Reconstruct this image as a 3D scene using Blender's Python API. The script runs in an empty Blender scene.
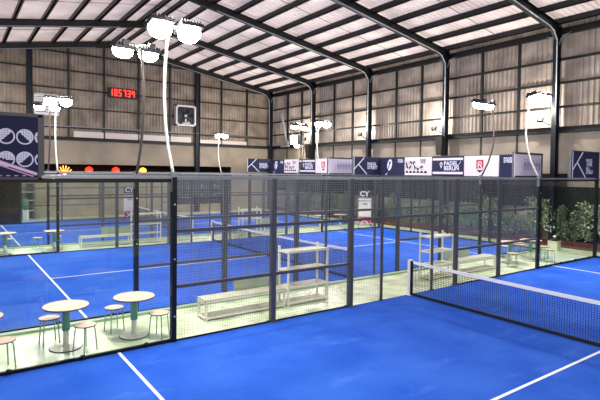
import bpy, math, random
from mathutils import Vector, Matrix
random.seed(7)
C = bpy.context.scene.collection
SC = bpy.context.scene

# ------------------------------------------------------------------ camera
cam_d = bpy.data.cameras.new('camera'); cam = bpy.data.objects.new('camera', cam_d); C.objects.link(cam)
CX, CY, CZ, YAW, PITCH, ROLL, FPX, PY = -9.1915, -8.1454, 2.982, 0.6240, -0.0290, 0.0118, 488.89, 186.38
f = Vector((math.sin(YAW)*math.cos(PITCH), math.cos(YAW)*math.cos(PITCH), math.sin(PITCH)))
r0 = Vector((math.cos(YAW), -math.sin(YAW), 0)); u0 = r0.cross(f)
r = r0*math.cos(ROLL) + u0*math.sin(ROLL); u = -r0*math.sin(ROLL) + u0*math.cos(ROLL)
cam.matrix_world = Matrix(((r.x, u.x, -f.x, CX), (r.y, u.y, -f.y, CY), (r.z, u.z, -f.z, CZ), (0, 0, 0, 1)))
cam_d.sensor_width = 36; cam_d.lens = 36*FPX/600; cam_d.shift_y = -(200-PY)/600
cam_d.clip_start = .05; cam_d.clip_end = 200
SC.camera = cam
# ------------------------------------------------------------------ world and exposure
W = bpy.data.worlds.new('world'); SC.world = W; W.use_nodes = True
W.node_tree.nodes['Background'].inputs[0].default_value = (1.0, .95, .96, 1)
W.node_tree.nodes['Background'].inputs[1].default_value = 2.5
SC.view_settings.view_transform = 'Standard'; SC.view_settings.look = 'None'
SC.view_settings.gamma = 1; SC.view_settings.use_curve_mapping = False
SC.view_settings.exposure = 0.0
LAMP_W = 122      # each flood head
LENS = 60         # lens glow strength
ROOF_FILL_W = 205      # added fill light over each pole, brightens the roof
# ------------------------------------------------------------------ dimensions
A, B, CC, D = 2.09, 11.05, 13.14, 22.2       # side fences: 0, A | B, CC | D
FH = 2.85                                     # fence height
BT = 3.84                                     # top of the banner zone
WX, WY = 12.2, 25.5                           # right wall, far wall
LX, NY = -12.2, -13.0
FRAMES = [25.2, 19.6, 13.9, 8.2, 2.5, -3.2, -8.9]
SL = .172
def raf(x): return 11.08 - SL*abs(x)

# ------------------------------------------------------------------ materials
MATS = {}
def mat(name, col, rough=.6, metal=0., noise=0., nscale=5., col2=None, emit=0., spec=.5, bump=0., bscale=40., detail=4., trans=0.):
    m = bpy.data.materials.new(name); m.use_nodes = True; nt = m.node_tree; bs = nt.nodes['Principled BSDF']
    def lin(c): return tuple(((v/255)/12.92 if v/255 <= .04045 else ((v/255+.055)/1.055)**2.4) for v in c)+(1,)
    c1 = lin(col); bs.inputs['Base Color'].default_value = c1
    bs.inputs['Roughness'].default_value = rough; bs.inputs['Metallic'].default_value = metal
    bs.inputs['Specular IOR Level'].default_value = spec
    tc = nt.nodes.new('ShaderNodeTexCoord')
    if noise > 0 or col2:
        nz = nt.nodes.new('ShaderNodeTexNoise'); nz.inputs['Scale'].default_value = nscale; nz.inputs['Detail'].default_value = detail
        nt.links.new(tc.outputs['Object'], nz.inputs['Vector'])
        rp = nt.nodes.new('ShaderNodeValToRGB'); rp.color_ramp.elements[0].position = .35; rp.color_ramp.elements[1].position = .68
        c2 = lin(col2) if col2 else tuple(v*(1-noise) for v in c1[:3])+(1,)
        rp.color_ramp.elements[0].color = c1; rp.color_ramp.elements[1].color = c2
        nt.links.new(nz.outputs['Fac'], rp.inputs['Fac']); nt.links.new(rp.outputs['Color'], bs.inputs['Base Color'])
    if bump > 0:
        n2 = nt.nodes.new('ShaderNodeTexNoise'); n2.inputs['Scale'].default_value = bscale; nt.links.new(tc.outputs['Object'], n2.inputs['Vector'])
        bp = nt.nodes.new('ShaderNodeBump'); bp.inputs['Strength'].default_value = bump; bp.inputs['Distance'].default_value = .02
        nt.links.new(n2.outputs['Fac'], bp.inputs['Height']); nt.links.new(bp.outputs['Normal'], bs.inputs['Normal'])
    if emit > 0:
        bs.inputs['Emission Color'].default_value = c1; bs.inputs['Emission Strength'].default_value = emit
    if trans > 0:
        out = nt.nodes['Material Output']; tl = nt.nodes.new('ShaderNodeBsdfTranslucent'); mx = nt.nodes.new('ShaderNodeMixShader')
        mx.inputs[0].default_value = trans
        src = bs.inputs['Base Color'].links
        if src: nt.links.new(src[0].from_socket, tl.inputs['Color'])
        else: tl.inputs['Color'].default_value = c1
        nt.links.new(bs.outputs[0], mx.inputs[1]); nt.links.new(tl.outputs[0], mx.inputs[2]); nt.links.new(mx.outputs[0], out.inputs['Surface'])
    MATS[name] = m; return m
def glass_mat(name, tint, gloss):
    m = bpy.data.materials.new(name); m.use_nodes = True; nt = m.node_tree; nt.nodes.remove(nt.nodes['Principled BSDF'])
    out = nt.nodes['Material Output']; t = nt.nodes.new('ShaderNodeBsdfTransparent'); t.inputs[0].default_value = tint
    g = nt.nodes.new('ShaderNodeBsdfGlossy'); g.inputs['Roughness'].default_value = .02; g.inputs['Color'].default_value = (1, 1, 1, 1)
    lw = nt.nodes.new('ShaderNodeLayerWeight'); pw = nt.nodes.new('ShaderNodeMath'); pw.operation = 'POWER'; pw.inputs[1].default_value = 5
    nt.links.new(lw.outputs['Facing'], pw.inputs[0]); fr = nt.nodes.new('ShaderNodeMath'); fr.operation = 'ADD'; fr.inputs[1].default_value = .03; nt.links.new(pw.outputs[0], fr.inputs[0])
    mu = nt.nodes.new('ShaderNodeMath'); mu.operation = 'MULTIPLY'; mu.inputs[1].default_value = gloss
    mx = nt.nodes.new('ShaderNodeMixShader'); nt.links.new(fr.outputs[0], mu.inputs[0]); nt.links.new(mu.outputs[0], mx.inputs[0])
    nt.links.new(t.outputs[0], mx.inputs[1]); nt.links.new(g.outputs[0], mx.inputs[2]); nt.links.new(mx.outputs[0], out.inputs['Surface'])
    MATS[name] = m; return m
mat('floor_paint', (212, 224, 198), .38, noise=.2, nscale=2.2, bump=.2, bscale=9, detail=12, col2=(160, 180, 142))
mat('turf', (34, 88, 204), .9, nscale=.8, col2=(54, 108, 218), bump=.5, bscale=160, detail=10, spec=.12)
mat('line_white', (226, 232, 240), .8)
mat('steel_dark', (18, 21, 26), .5, spec=.5, noise=.3, nscale=3)
mat('steel_navy', (20, 27, 38), .5, spec=.3)
mat('frame_black', (12, 17, 22), .45, spec=.3)
mat('post_grey', (74, 76, 84), .5, metal=.1)
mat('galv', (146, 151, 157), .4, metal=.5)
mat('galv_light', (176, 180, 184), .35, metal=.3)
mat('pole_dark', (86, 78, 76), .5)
mat('wire', (150, 156, 162), .5, metal=.2)
mat('net_cord', (12, 16, 24), .8)
mat('tape_white', (240, 240, 244), .7)
mat('roof_sheet', (244, 232, 224), .55, noise=.25, nscale=.5, col2=(206, 192, 186), detail=6, trans=.2)
mat('wall_sheet', (176, 164, 154), .5, nscale=.9, col2=(128, 118, 112), detail=8, trans=.03)
mat('wall_sheet_far', (158, 144, 128), .5, nscale=1.2, col2=(112, 102, 92), detail=8, trans=.03)
mat('wall_board', (168, 156, 138), .8, nscale=.7, col2=(142, 132, 118), detail=8, bump=.15)
mat('wall_board_right', (158, 148, 138), .8, nscale=.9, col2=(132, 124, 116), detail=8, bump=.15)
mat('wall_tan', (176, 160, 130), .85, nscale=1.5, col2=(146, 132, 108), detail=8, bump=.2)
mat('ledge', (214, 206, 204), .6)
mat('shade_cloth', (18, 24, 32), .9, noise=.4, nscale=4)
mat('shade_green', (20, 34, 32), .9, noise=.5, nscale=3)
mat('teal_tarp', (30, 58, 62), .6, noise=.5, nscale=3)
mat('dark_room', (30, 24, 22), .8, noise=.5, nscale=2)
mat('wood_top', (208, 184, 166), .6, nscale=9, col2=(188, 162, 146))
mat('wood_edge', (84, 66, 58), .6)
mat('green_metal', (84, 140, 112), .45)
mat('green_pale', (150, 176, 150), .5)
mat('cream_paint', (226, 226, 214), .45)
mat('bench_board', (196, 198, 176), .55, nscale=14, col2=(176, 176, 156))
mat('bench_green', (148, 168, 142), .55, nscale=10, col2=(160, 178, 152))
mat('navy', (16, 24, 66), .75)
mat('banner_white', (226, 216, 226), .7)
mat('banner_lilac', (196, 190, 216), .7)
mat('banner_lilac2', (148, 144, 182), .7)
mat('ink_white', (222, 222, 240), .7)
mat('ink_pink', (226, 150, 190), .7)
mat('ink_black', (24, 22, 34), .7)
mat('ink_red', (186, 32, 54), .7)
mat('lamp_body', (40, 42, 50), .5, metal=.3)
mat('lens', (255, 246, 226), .3, emit=LENS)
mat('wall_lens', (255, 240, 214), .3, emit=40)
mat('led_red', (255, 40, 30), .5, emit=7)
mat('neon_red', (255, 44, 26), .5, emit=3.5)
mat('neon_orange', (255, 150, 50), .5, emit=4)
mat('leaf_dark', (88, 110, 80), .6, nscale=3, col2=(50, 74, 48))
mat('leaf_mid', (140, 158, 120), .6, nscale=3, col2=(92, 116, 80))
mat('leaf_pale', (206, 208, 188), .6, nscale=3, col2=(150, 164, 134))
mat('leaf_bright', (110, 186, 80), .5)
mat('bark', (86, 66, 50), .9)
mat('planter_brick', (92, 42, 36), .85, nscale=8, col2=(56, 28, 26), bump=.4)
mat('soil', (52, 36, 28), .95)
mat('pot_cream', (206, 214, 186), .6)
mat('petal', (250, 250, 246), .6)
mat('black', (14, 14, 18), .5)
mat('white_plastic', (216, 216, 220), .5)
mat('outer', (90, 88, 86), .8)
mat('bottle', (60, 50, 34), .3)
glass_mat('glass', (.955, .98, .97, 1), .8)
M = MATS
# dusty scuffs on the turf
nt = M['turf'].node_tree; bs = nt.nodes['Principled BSDF']
tc = nt.nodes.new('ShaderNodeTexCoord'); mp = nt.nodes.new('ShaderNodeMapping'); mp.inputs['Scale'].default_value = (.55, 1.5, 1)
n = nt.nodes.new('ShaderNodeTexNoise'); n.inputs['Scale'].default_value = 1.3; n.inputs['Detail'].default_value = 12; n.inputs['Roughness'].default_value = .68
rp = nt.nodes.new('ShaderNodeValToRGB'); rp.color_ramp.elements[0].position = .56; rp.color_ramp.elements[1].position = .80
rp.color_ramp.elements[0].color = (0, 0, 0, 1); rp.color_ramp.elements[1].color = (.7, .7, .7, 1)
mx = nt.nodes.new('ShaderNodeMixRGB'); mx.inputs[2].default_value = (.10, .26, .84, 1)
nt.links.new(tc.outputs['Object'], mp.inputs[0]); nt.links.new(mp.outputs[0], n.inputs['Vector']); nt.links.new(n.outputs['Fac'], rp.inputs[0])
src = bs.inputs['Base Color'].links[0].from_socket
nt.links.new(rp.outputs[0], mx.inputs[0]); nt.links.new(src, mx.inputs[1]); n3 = nt.nodes.new('ShaderNodeTexNoise'); n3.inputs['Scale'].default_value = 38; n3.inputs['Detail'].default_value = 6; nt.links.new(tc.outputs['Object'], n3.inputs['Vector'])
r3 = nt.nodes.new('ShaderNodeValToRGB'); r3.color_ramp.elements[0].position = .3; r3.color_ramp.elements[1].position = .7
r3.color_ramp.elements[0].color = (.72, .76, .84, 1); r3.color_ramp.elements[1].color = (1.0, 1.0, 1.0, 1); nt.links.new(n3.outputs['Fac'], r3.inputs[0])
m3 = nt.nodes.new('ShaderNodeMixRGB'); m3.blend_type = 'MULTIPLY'; m3.inputs[0].default_value = 1
nt.links.new(mx.outputs[0], m3.inputs[1]); nt.links.new(r3.outputs[0], m3.inputs[2]); nt.links.new(m3.outputs[0], bs.inputs['Base Color'])

# ------------------------------------------------------------------ mesh helper
class MB:
    def __init__(s): s.v = []; s.f = []; s.mi = []; s.sm = []
    def poly(s, pts, m=0, smooth=False):
        k = len(s.v); s.v += [tuple(p) for p in pts]; s.f.append(tuple(range(k, k+len(pts)))); s.mi.append(m); s.sm.append(smooth)
    def box(s, x0, y0, z0, x1, y1, z1, m=0):
        k = len(s.v)
        s.v += [(x0, y0, z0), (x1, y0, z0), (x1, y1, z0), (x0, y1, z0), (x0, y0, z1), (x1, y0, z1), (x1, y1, z1), (x0, y1, z1)]
        for q in ((0, 3, 2, 1), (4, 5, 6, 7), (0, 1, 5, 4), (1, 2, 6, 5), (2, 3, 7, 6), (3, 0, 4, 7)):
            s.f.append(tuple(k+i for i in q)); s.mi.append(m); s.sm.append(False)
    def beam(s, p, q, w, h, m=0, up=(0, 0, 1)):
        p = Vector(p); q = Vector(q); d = (q-p).normalized(); up = Vector(up)
        if abs(d.dot(up)) > .99: up = Vector((0, 1, 0))
        sd = d.cross(up).normalized()*w/2; uu = sd.cross(d).normalized()*h/2
        k = len(s.v)
        for o in (p, q): s.v += [tuple(o-sd-uu), tuple(o+sd-uu), tuple(o+sd+uu), tuple(o-sd+uu)]
        for t in ((0, 1, 2, 3), (4, 7, 6, 5), (0, 4, 5, 1), (1, 5, 6, 2), (2, 6, 7, 3), (3, 7, 4, 0)):
            s.f.append(tuple(k+i for i in t)); s.mi.append(m); s.sm.append(False)
    def ibeam(s, p, q, w, h, t=.02, up=(0, 0, 1), m=0):
        p = Vector(p); q = Vector(q); d = (q-p).normalized(); up = Vector(up)
        sd = d.cross(up).normalized(); uu = sd.cross(d).normalized()
        s.beam(p, q, t, h, m, up)
        for e in (-1, 1): s.beam(p+uu*e*(h/2-t/2), q+uu*e*(h/2-t/2), w, t, m, up)
    def tube(s, pts, r, n=8, m=0, cap=True):
        P = [Vector(p) for p in pts]; R = r if isinstance(r, (list, tuple)) else [r]*len(P)
        k0 = len(s.v); prev = None
        for i, p in enumerate(P):
            d = (P[min(i+1, len(P)-1)]-P[max(i-1, 0)]).normalized()
            ref = prev if prev is not None else (Vector((1, 0, 0)) if abs(d.x) < .9 else Vector((0, 1, 0)))
            a = (ref-d*ref.dot(d)).normalized(); b = d.cross(a); prev = a
            for j in range(n):
                t = 2*math.pi*j/n; s.v.append(tuple(p+(a*math.cos(t)+b*math.sin(t))*R[i]))
        for i in range(len(P)-1):
            for j in range(n):
                a0 = k0+i*n+j; a1 = k0+i*n+(j+1) % n
                s.f.append((a0, a1, a1+n, a0+n)); s.mi.append(m); s.sm.append(True)
        if cap:
            s.f.append(tuple(k0+j for j in reversed(range(n)))); s.mi.append(m); s.sm.append(False)
            e = k0+(len(P)-1)*n; s.f.append(tuple(e+j for j in range(n))); s.mi.append(m); s.sm.append(False)
    def lathe(s, prof, c=(0, 0, 0), n=24, m=0, smooth=True):
        s.tube([(c[0], c[1], c[2]+z) for _, z in prof], [max(q, .0005) for q, _ in prof], n, m) if False else None
        k0 = len(s.v)
        for (q, z) in prof:
            for j in range(n):
                t = 2*math.pi*j/n; s.v.append((c[0]+q*math.cos(t), c[1]+q*math.sin(t), c[2]+z))
        for i in range(len(prof)-1):
            for j in range(n):
                a0 = k0+i*n+j; a1 = k0+i*n+(j+1) % n
                s.f.append((a0, a1, a1+n, a0+n)); s.mi.append(m); s.sm.append(smooth)
        s.f.append(tuple(k0+j for j in reversed(range(n)))); s.mi.append(m); s.sm.append(False)
        e = k0+(len(prof)-1)*n; s.f.append(tuple(e+j for j in range(n))); s.mi.append(m); s.sm.append(False)
    def build(s, name, mats, parent=None, loc=None):
        me = bpy.data.meshes.new(name); me.from_pydata(s.v, [], s.f)
        if not isinstance(mats, (list, tuple)): mats = [mats]
        for x in mats: me.materials.append(M[x] if isinstance(x, str) else x)
        me.polygons.foreach_set('material_index', s.mi); me.polygons.foreach_set('use_smooth', s.sm); me.update()
        o = bpy.data.objects.new(name, me); C.objects.link(o)
        if parent: o.parent = parent
        if loc: o.location = loc
        return o
def tag(o, label=None, cat=None, group=None, kind=None):
    if label: o['label'] = label
    if cat: o['category'] = cat
    if group: o['group'] = group
    if kind: o['kind'] = kind
    return o
def empty(name, loc=(0, 0, 0), rz=0., label=None, cat=None, group=None, kind=None):
    o = bpy.data.objects.new(name, None); o.empty_display_size = .1; C.objects.link(o); o.location = loc; o.rotation_euler = (0, 0, rz)
    return tag(o, label, cat, group, kind)
def copy_tree(o, parent=None):
    c = o.copy(); C.objects.link(c); c.parent = parent
    for ch in [x for x in C.objects if x.parent == o]: copy_tree(ch, c)
    return c
def text_part(txt, size, mat_name, parent, x, y, z, name='lettering', align='LEFT', bold=.0, sx=1.0):
    cu = bpy.data.curves.new('t', 'FONT'); cu.body = txt; cu.size = size; cu.extrude = .001; cu.offset = bold; cu.align_x = align; cu.resolution_u = 2
    cu.space_line = .82
    o = bpy.data.objects.new('t', cu); C.objects.link(o)
    bpy.context.view_layer.update()
    me = bpy.data.meshes.new_from_object(o.evaluated_get(bpy.context.evaluated_depsgraph_get()))
    bpy.data.objects.remove(o)
    me.materials.clear(); me.materials.append(M[mat_name])
    p = bpy.data.objects.new(name, me); C.objects.link(p); p.parent = parent; p.location = (x, y, z); p.rotation_euler = (math.pi/2, 0, 0); p.scale = (sx, 1, 1)
    return p

# ================================================================== structure
# floor
b = MB(); b.box(LX, NY, -.3, WX+.1, WY+.1, -.02); tag(b.build('floor', 'floor_paint'), kind='structure')
trim_r = empty('trim_1', kind='structure'); trim_f = empty('trim_2', kind='structure')
for i_, (ky0, ky1) in enumerate(((A-.2, A-.06), (CC-.2, CC-.06))):
    b = MB(); b.box(-10, ky0, -.02, 10, ky1, .03); tag(b.build('trim_%d' % (3+i_), 'green_pale'), kind='structure')
# roof: corrugated sheets running down the slope, with purlins
def corr(length, pitch=.25, amp=.06):
    out = []; t = 0
    while t < length:
        out += [(t, 0), (t+pitch*.5, 0), (t+pitch*.62, amp), (t+pitch*.88, amp)]; t += pitch
    out.append((length, 0)); return out
b = MB()
prof = corr(WY+.4-NY)
for sgn in (-1, 1):
    for i in range(len(prof)-1):
        (t0, h0), (t1, h1) = prof[i], prof[i+1]
        z0 = 11.08+.3+.2+.03; xe = 12.5
        p = [(0, NY+t0, z0+h0), (0, NY+t1, z0+h1), (sgn*xe, NY+t1, z0+h1-SL*xe), (sgn*xe, NY+t0, z0+h0-SL*xe)]
        b.poly(p if sgn > 0 else p[::-1])
ceil = tag(b.build('ceiling', 'roof_sheet'), kind='structure')
PX = [.35, 1.35, 2.65, 3.95, 5.25, 6.55, 7.85, 9.15, 10.45, 11.75]
for sgn in (-1, 1):
    for x in PX:
        b = MB(); z = raf(x)+.3+.1
        b.box(-.035, NY, -.12, .035, WY, .12); b.box(-.035, NY, -.12, .1, WY, -.1); b.box(-.035, NY, .1, .1, WY, .12)
        b.build('purlin', 'steel_dark', ceil, (sgn*x, 0, z))
# thin tie wires across purlins
for y in (5.3, 11, 16.7, 22.3, -.4):
    b = MB()
    for sgn in (-1, 1): b.tube([(0, y, raf(0)+.44), (sgn*11.8, y, raf(11.8)+.44)], .012, 5)
    b.build('tie_rod', 'steel_dark', ceil)

# corrugated wall sheets (ribs vertical)
def wall_sheets(name, axis, pos, t0, t1, z0, ztop, m, depth=.05, out=1):
    b = MB(); pr = corr(t1-t0, .22, depth)
    for i in range(len(pr)-1):
        (a0, h0), (a1, h1) = pr[i], pr[i+1]
        q = []
        for (a_, h_, zz) in ((a0, h0, 0), (a1, h1, 0), (a1, h1, 1), (a0, h0, 1)):
            t = t0+a_
            z = z0 if zz == 0 else ztop(t)
            q.append((pos-out*h_, t, z) if axis == 'x' else (t, pos-out*h_, z))
        b.poly(q)
    return tag(b.build(name, m), kind='structure')
# right wall: lower boards z<4.9, corrugated above
wr = wall_sheets('wall_right', 'x', WX+.15, NY, WY, 4.9, lambda t: 9.7, 'wall_sheet')
b = MB(); b.box(WX, NY, -.3, WX+.12, WY, 4.95); b.build('lower_panel', 'wall_board_right', wr)
b = MB(); b.ibeam((WX-.12, NY, 4.93), (WX-.12, WY-.2, 4.93), .26, .24); b.build('wall_beam', 'steel_navy', trim_r)
b = MB(); b.ibeam((WX-.2, NY, 9.06), (WX-.2, WY-.1, 9.06), .2, .26); b.build('eave_beam', 'steel_dark', trim_r)
for z in (5.92, 6.95, 7.95):
    b = MB(); b.box(WX-.02, NY, z-.045, WX+.1, WY, z+.045); b.build('girt', 'steel_dark', trim_r)
for k in range(len(FRAMES)-1):
    for q in (1, 2):
        y = FRAMES[k]+(FRAMES[k+1]-FRAMES[k])*q/3
        b = MB(); b.box(WX-.03, y-.045, 0, WX+.08, y+.045, 9.0); b.build('mullion', 'steel_dark', trim_r)
# shade cloth on the right wall
b = MB(); b.box(WX-.05, A, 1.55, WX-.03, 24.9, 3.05); b.build('shade_cloth', 'shade_cloth', trim_r)
b = MB(); b.box(WX-.05, -6, 0.0, WX-.03, A, 2.5); b.build('shade_cloth', 'shade_green', trim_r)
# far wall
wf = wall_sheets('wall_far', 'y', WY+.15, LX, WX, 4.9, lambda t: 11.6-SL*abs(t), 'wall_sheet_far')
OZ0, OZ1, OX0, OX1 = 2.42, 3.32, -6.6, 8.5
b = MB()
b.box(LX, WY, OZ1, WX, WY+.12, 4.95)                        # above the opening
b.box(OX1, WY, -.3, WX, WY+.12, OZ1)
b.box(LX, WY, -.3, OX0, WY+.12, OZ1)
b.build('lower_panel', 'wall_board', wf)
b = MB(); b.box(OX0, WY, -.3, 4.1, WY+.12, OZ0); b.box(4.1, WY, -.3, OX1, WY+.12, .55); b.build('tan_partition', 'wall_tan', wf)
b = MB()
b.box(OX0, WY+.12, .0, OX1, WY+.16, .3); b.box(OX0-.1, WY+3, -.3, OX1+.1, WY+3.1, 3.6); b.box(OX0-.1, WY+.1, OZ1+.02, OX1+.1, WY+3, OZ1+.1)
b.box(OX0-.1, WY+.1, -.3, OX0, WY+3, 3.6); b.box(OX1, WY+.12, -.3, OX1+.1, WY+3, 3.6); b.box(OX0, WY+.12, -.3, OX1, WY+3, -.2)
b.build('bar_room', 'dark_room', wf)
b = MB(); b.ibeam((LX, WY-.12, 4.93), (WX-.25, WY-.12, 4.93), .22, .2); b.build('wall_beam', 'steel_navy', trim_f)
b = MB(); b.box(-2.7, WY-.03, 5.02, 5.2, WY+.08, 5.42); b.box(5.9, WY-.03, 5.02, 9.8, WY+.08, 5.3); b.build('ledge', 'ledge', wf)
for z in (5.62, 6.87, 8.06, 9.2, 10.3):
    hx = min(12.1, (11.2-z)/SL); b = MB(); b.box(-hx, WY-.04, z-.04, hx, WY+.1, z+.04); b.build('girt', 'steel_dark', trim_f)
for x in (-9.8, -7.5, -3.0, -.85, 1.4, 3.6, 7.65, 9.85):
    b = MB(); b.box(x-.045, WY-.05, 4.9, x+.045, WY+.09, raf(x)+.3); b.build('mullion', 'steel_dark', trim_f)
b = MB(); b.tube([(LX+.3, WY-.2, 5.66), (WX-.3, WY-.2, 5.72)], .035, 8); b.build('conduit', 'galv', trim_f)
for x in (-5.2, 5.6):
    b = MB(); b.ibeam((x, WY-.2, 0), (x, WY-.2, raf(x)+.05), .24, .32, up=(1, 0, 0)); b.build('column', 'steel_navy', trim_f)
# left and near walls (behind the camera)
wl = wall_sheets('wall_left', 'x', LX-.1, NY, WY, 0, lambda t: 9.7, 'wall_sheet', out=-1)
wn = wall_sheets('wall_near', 'y', NY-.05, LX, WX, 0, lambda t: 11.6-SL*abs(t), 'wall_sheet', out=-1)

# portal frames
def frame(y, first):
    e = empty('steel_frame', (0, y, 0), label=first, cat='steel frame', group='portal frames of the hall', kind='structure')
    for sgn in (-1, 1):
        b = MB(); b.ibeam((sgn*11.85, 0, 0), (sgn*11.85, 0, raf(11.85)+.28), .2, .3, up=(1, 0, 0)); b.build('column', 'steel_navy', e)
        b = MB(); b.ibeam((0, 0, raf(0)+.15), (sgn*11.95, 0, raf(11.95)+.15), .2, .36)
        b.build('rafter', 'steel_dark', e)
        # haunch with its curved lower flange
        b = MB(); P = []
        for i in range(9):
            t = i/8; x = 11.2+t*.5; z = raf(11.2)-(1-math.cos(t*math.pi/2))*.34 - t*.08
            P.append((sgn*x, 0, z))
        for i in range(8):
            b.beam(P[i], P[i+1], .16, .03)
            x0, z0 = P[i][0], P[i][2]; x1, z1 = P[i+1][0], P[i+1][2]
            b.poly([(x0, 0, z0), (x1, 0, z1), (x1, 0, raf(x1)+.05), (x0, 0, raf(x0)+.05)])
        b.build('haunch', 'steel_dark', e)
        b = MB(); b.tube([(sgn*1.5, -.11, raf(1.5)-.03), (sgn*11.0, -.11, raf(11.0)-.03), (sgn*11.35, -.11, raf(11.35)-.1), (sgn*11.62, -.11, raf(11.6)-.42), (sgn*11.66, -.11, 5.1)], .026, 7)
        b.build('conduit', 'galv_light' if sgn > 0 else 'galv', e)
    b = MB()
    for s2 in (-1, 1): b.tube([(11.8, s2*.1, 8.5), (11.85, s2*.2, 8.85), (11.95, s2*.55, 8.98)], .025, 6)
    b.build('brace', 'galv', e)
    return e
names = ['dark steel portal frame against the far wall', 'dark steel portal frame, second from the far wall', 'dark steel portal frame, third from the far wall',
         'dark steel portal frame, fourth from the far wall', 'dark steel portal frame whose column stands behind the corridor end',
         'dark steel portal frame over the nearest court', 'dark steel portal frame nearest the camera']
for y, l in zip(FRAMES, names): frame(y, l)

# ================================================================== courts
def court(y0, y1, label, cl):
    e = tag(MB_box(-10, y0, -.02, 10, y1, 0, 'court_surface', 'turf'), label, 'sports court', 'blue padel courts')
    def ln(x0, ya, x1, yb):
        b = MB(); b.box(x0, ya, 0, x1, yb, .004); b.build('court_line', 'line_white', e)
    for x in (-6.95, 6.95): ln(x-.024, y0+.02, x+.024, y1-.02)
    ln(-6.95, cl-.024, 6.95, cl+.024)
    return e
def MB_box(x0, y0, z0, x1, y1, z1, name, m):
    b = MB(); b.box(x0, y0, z0, x1, y1, z1); return b.build(name, m)
court(-8.96, 0, 'bright blue turf court nearest the camera, crossed by a net at right', -4.48)
court(A, B, 'bright blue turf court in the middle, behind the pale green walkway', (A+B)/2)
court(CC, D+.9, 'bright blue turf court farthest away, below the tan wall', (CC+D)/2)

def wiregrid(b, x0, x1, z0, z1, sp, w, y=0, m=0):
    n = max(1, round((x1-x0)/sp)); k = max(1, round((z1-z0)/sp))
    for i in range(n+1):
        x = x0+(x1-x0)*i/n; b.box(x-w/2, y-w/2, z0, x+w/2, y+w/2, z1, m)
    for j in range(k+1):
        z = z0+(z1-z0)*j/k; b.box(x0, y-w/2, z-w/2, x1, y+w/2, z+w/2, m)

def net(y0, y1, label):                       # runs along Y at X = 0
    e = empty('court_net', (0, y0, 0), math.pi/2, label, 'net', 'nets across the padel courts')   # local +x = +Y
    L = y1-y0
    b = MB(); N = 230
    def top(t): return .84-.05*math.sin(math.pi*min(max(t, 0), L)/L)
    w = .0055
    i = 0
    while i*.046 <= L:
        x = i*.046; b.box(x-w/2, -w/2, .03, x+w/2, w/2, top(x)); i += 1
    for j in range(18):
        seg = 12
        for s in range(seg):
            xa = L*s/seg; xb = L*(s+1)/seg
            b.beam((xa, 0, .03+(top(xa)-.03)*j/18), (xb, 0, .03+(top(xb)-.03)*j/18), w, w)
    b.build('net_mesh', 'net_cord', e)
    b = MB(); seg = 24
    for s in range(seg):
        xa = .12+(L-.24)*s/seg; xb = .12+(L-.24)*(s+1)/seg
        b.poly([(xa, -.007, top(xa)-.06), (xb, -.007, top(xb)-.06), (xb, -.007, top(xb)+.01), (xa, -.007, top(xa)+.01)])
        b.poly([(xa, .007, top(xa)+.01), (xb, .007, top(xb)+.01), (xb, .007, top(xb)-.06), (xa, .007, top(xa)-.06)])
        b.poly([(xa, -.007, top(xa)+.01), (xb, -.007, top(xb)+.01), (xb, .007, top(xb)+.01), (xa, .007, top(xa)+.01)])
    b.build('top_tape', 'tape_white', e)
    b = MB(); b.box(.1, -.012, .004, L-.1, .012, .06); b.build('bottom_band', 'net_cord', e)
    for x in (.02, L-.02):
        b = MB(); s = 1 if x < 1 else -1
        b.box(x-.035, -.055, 0, x+.035, .055, .87); b.box(x-.06, -.08, 0, x+.06, .08, .012); post = b.build('post', 'tape_white', e)
        b = MB(); b.box(x+s*.035, -.03, .01, x+s*.07, .03, .84); b.build('winch_rail', 'black', post)
    return e
net(-8.96, -.03, 'white taped net across the nearest court')
net(A+.03, B-.03, 'net across the middle court, seen through the fences')
net(CC+.03, D-.03, 'net across the farthest court')

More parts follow.
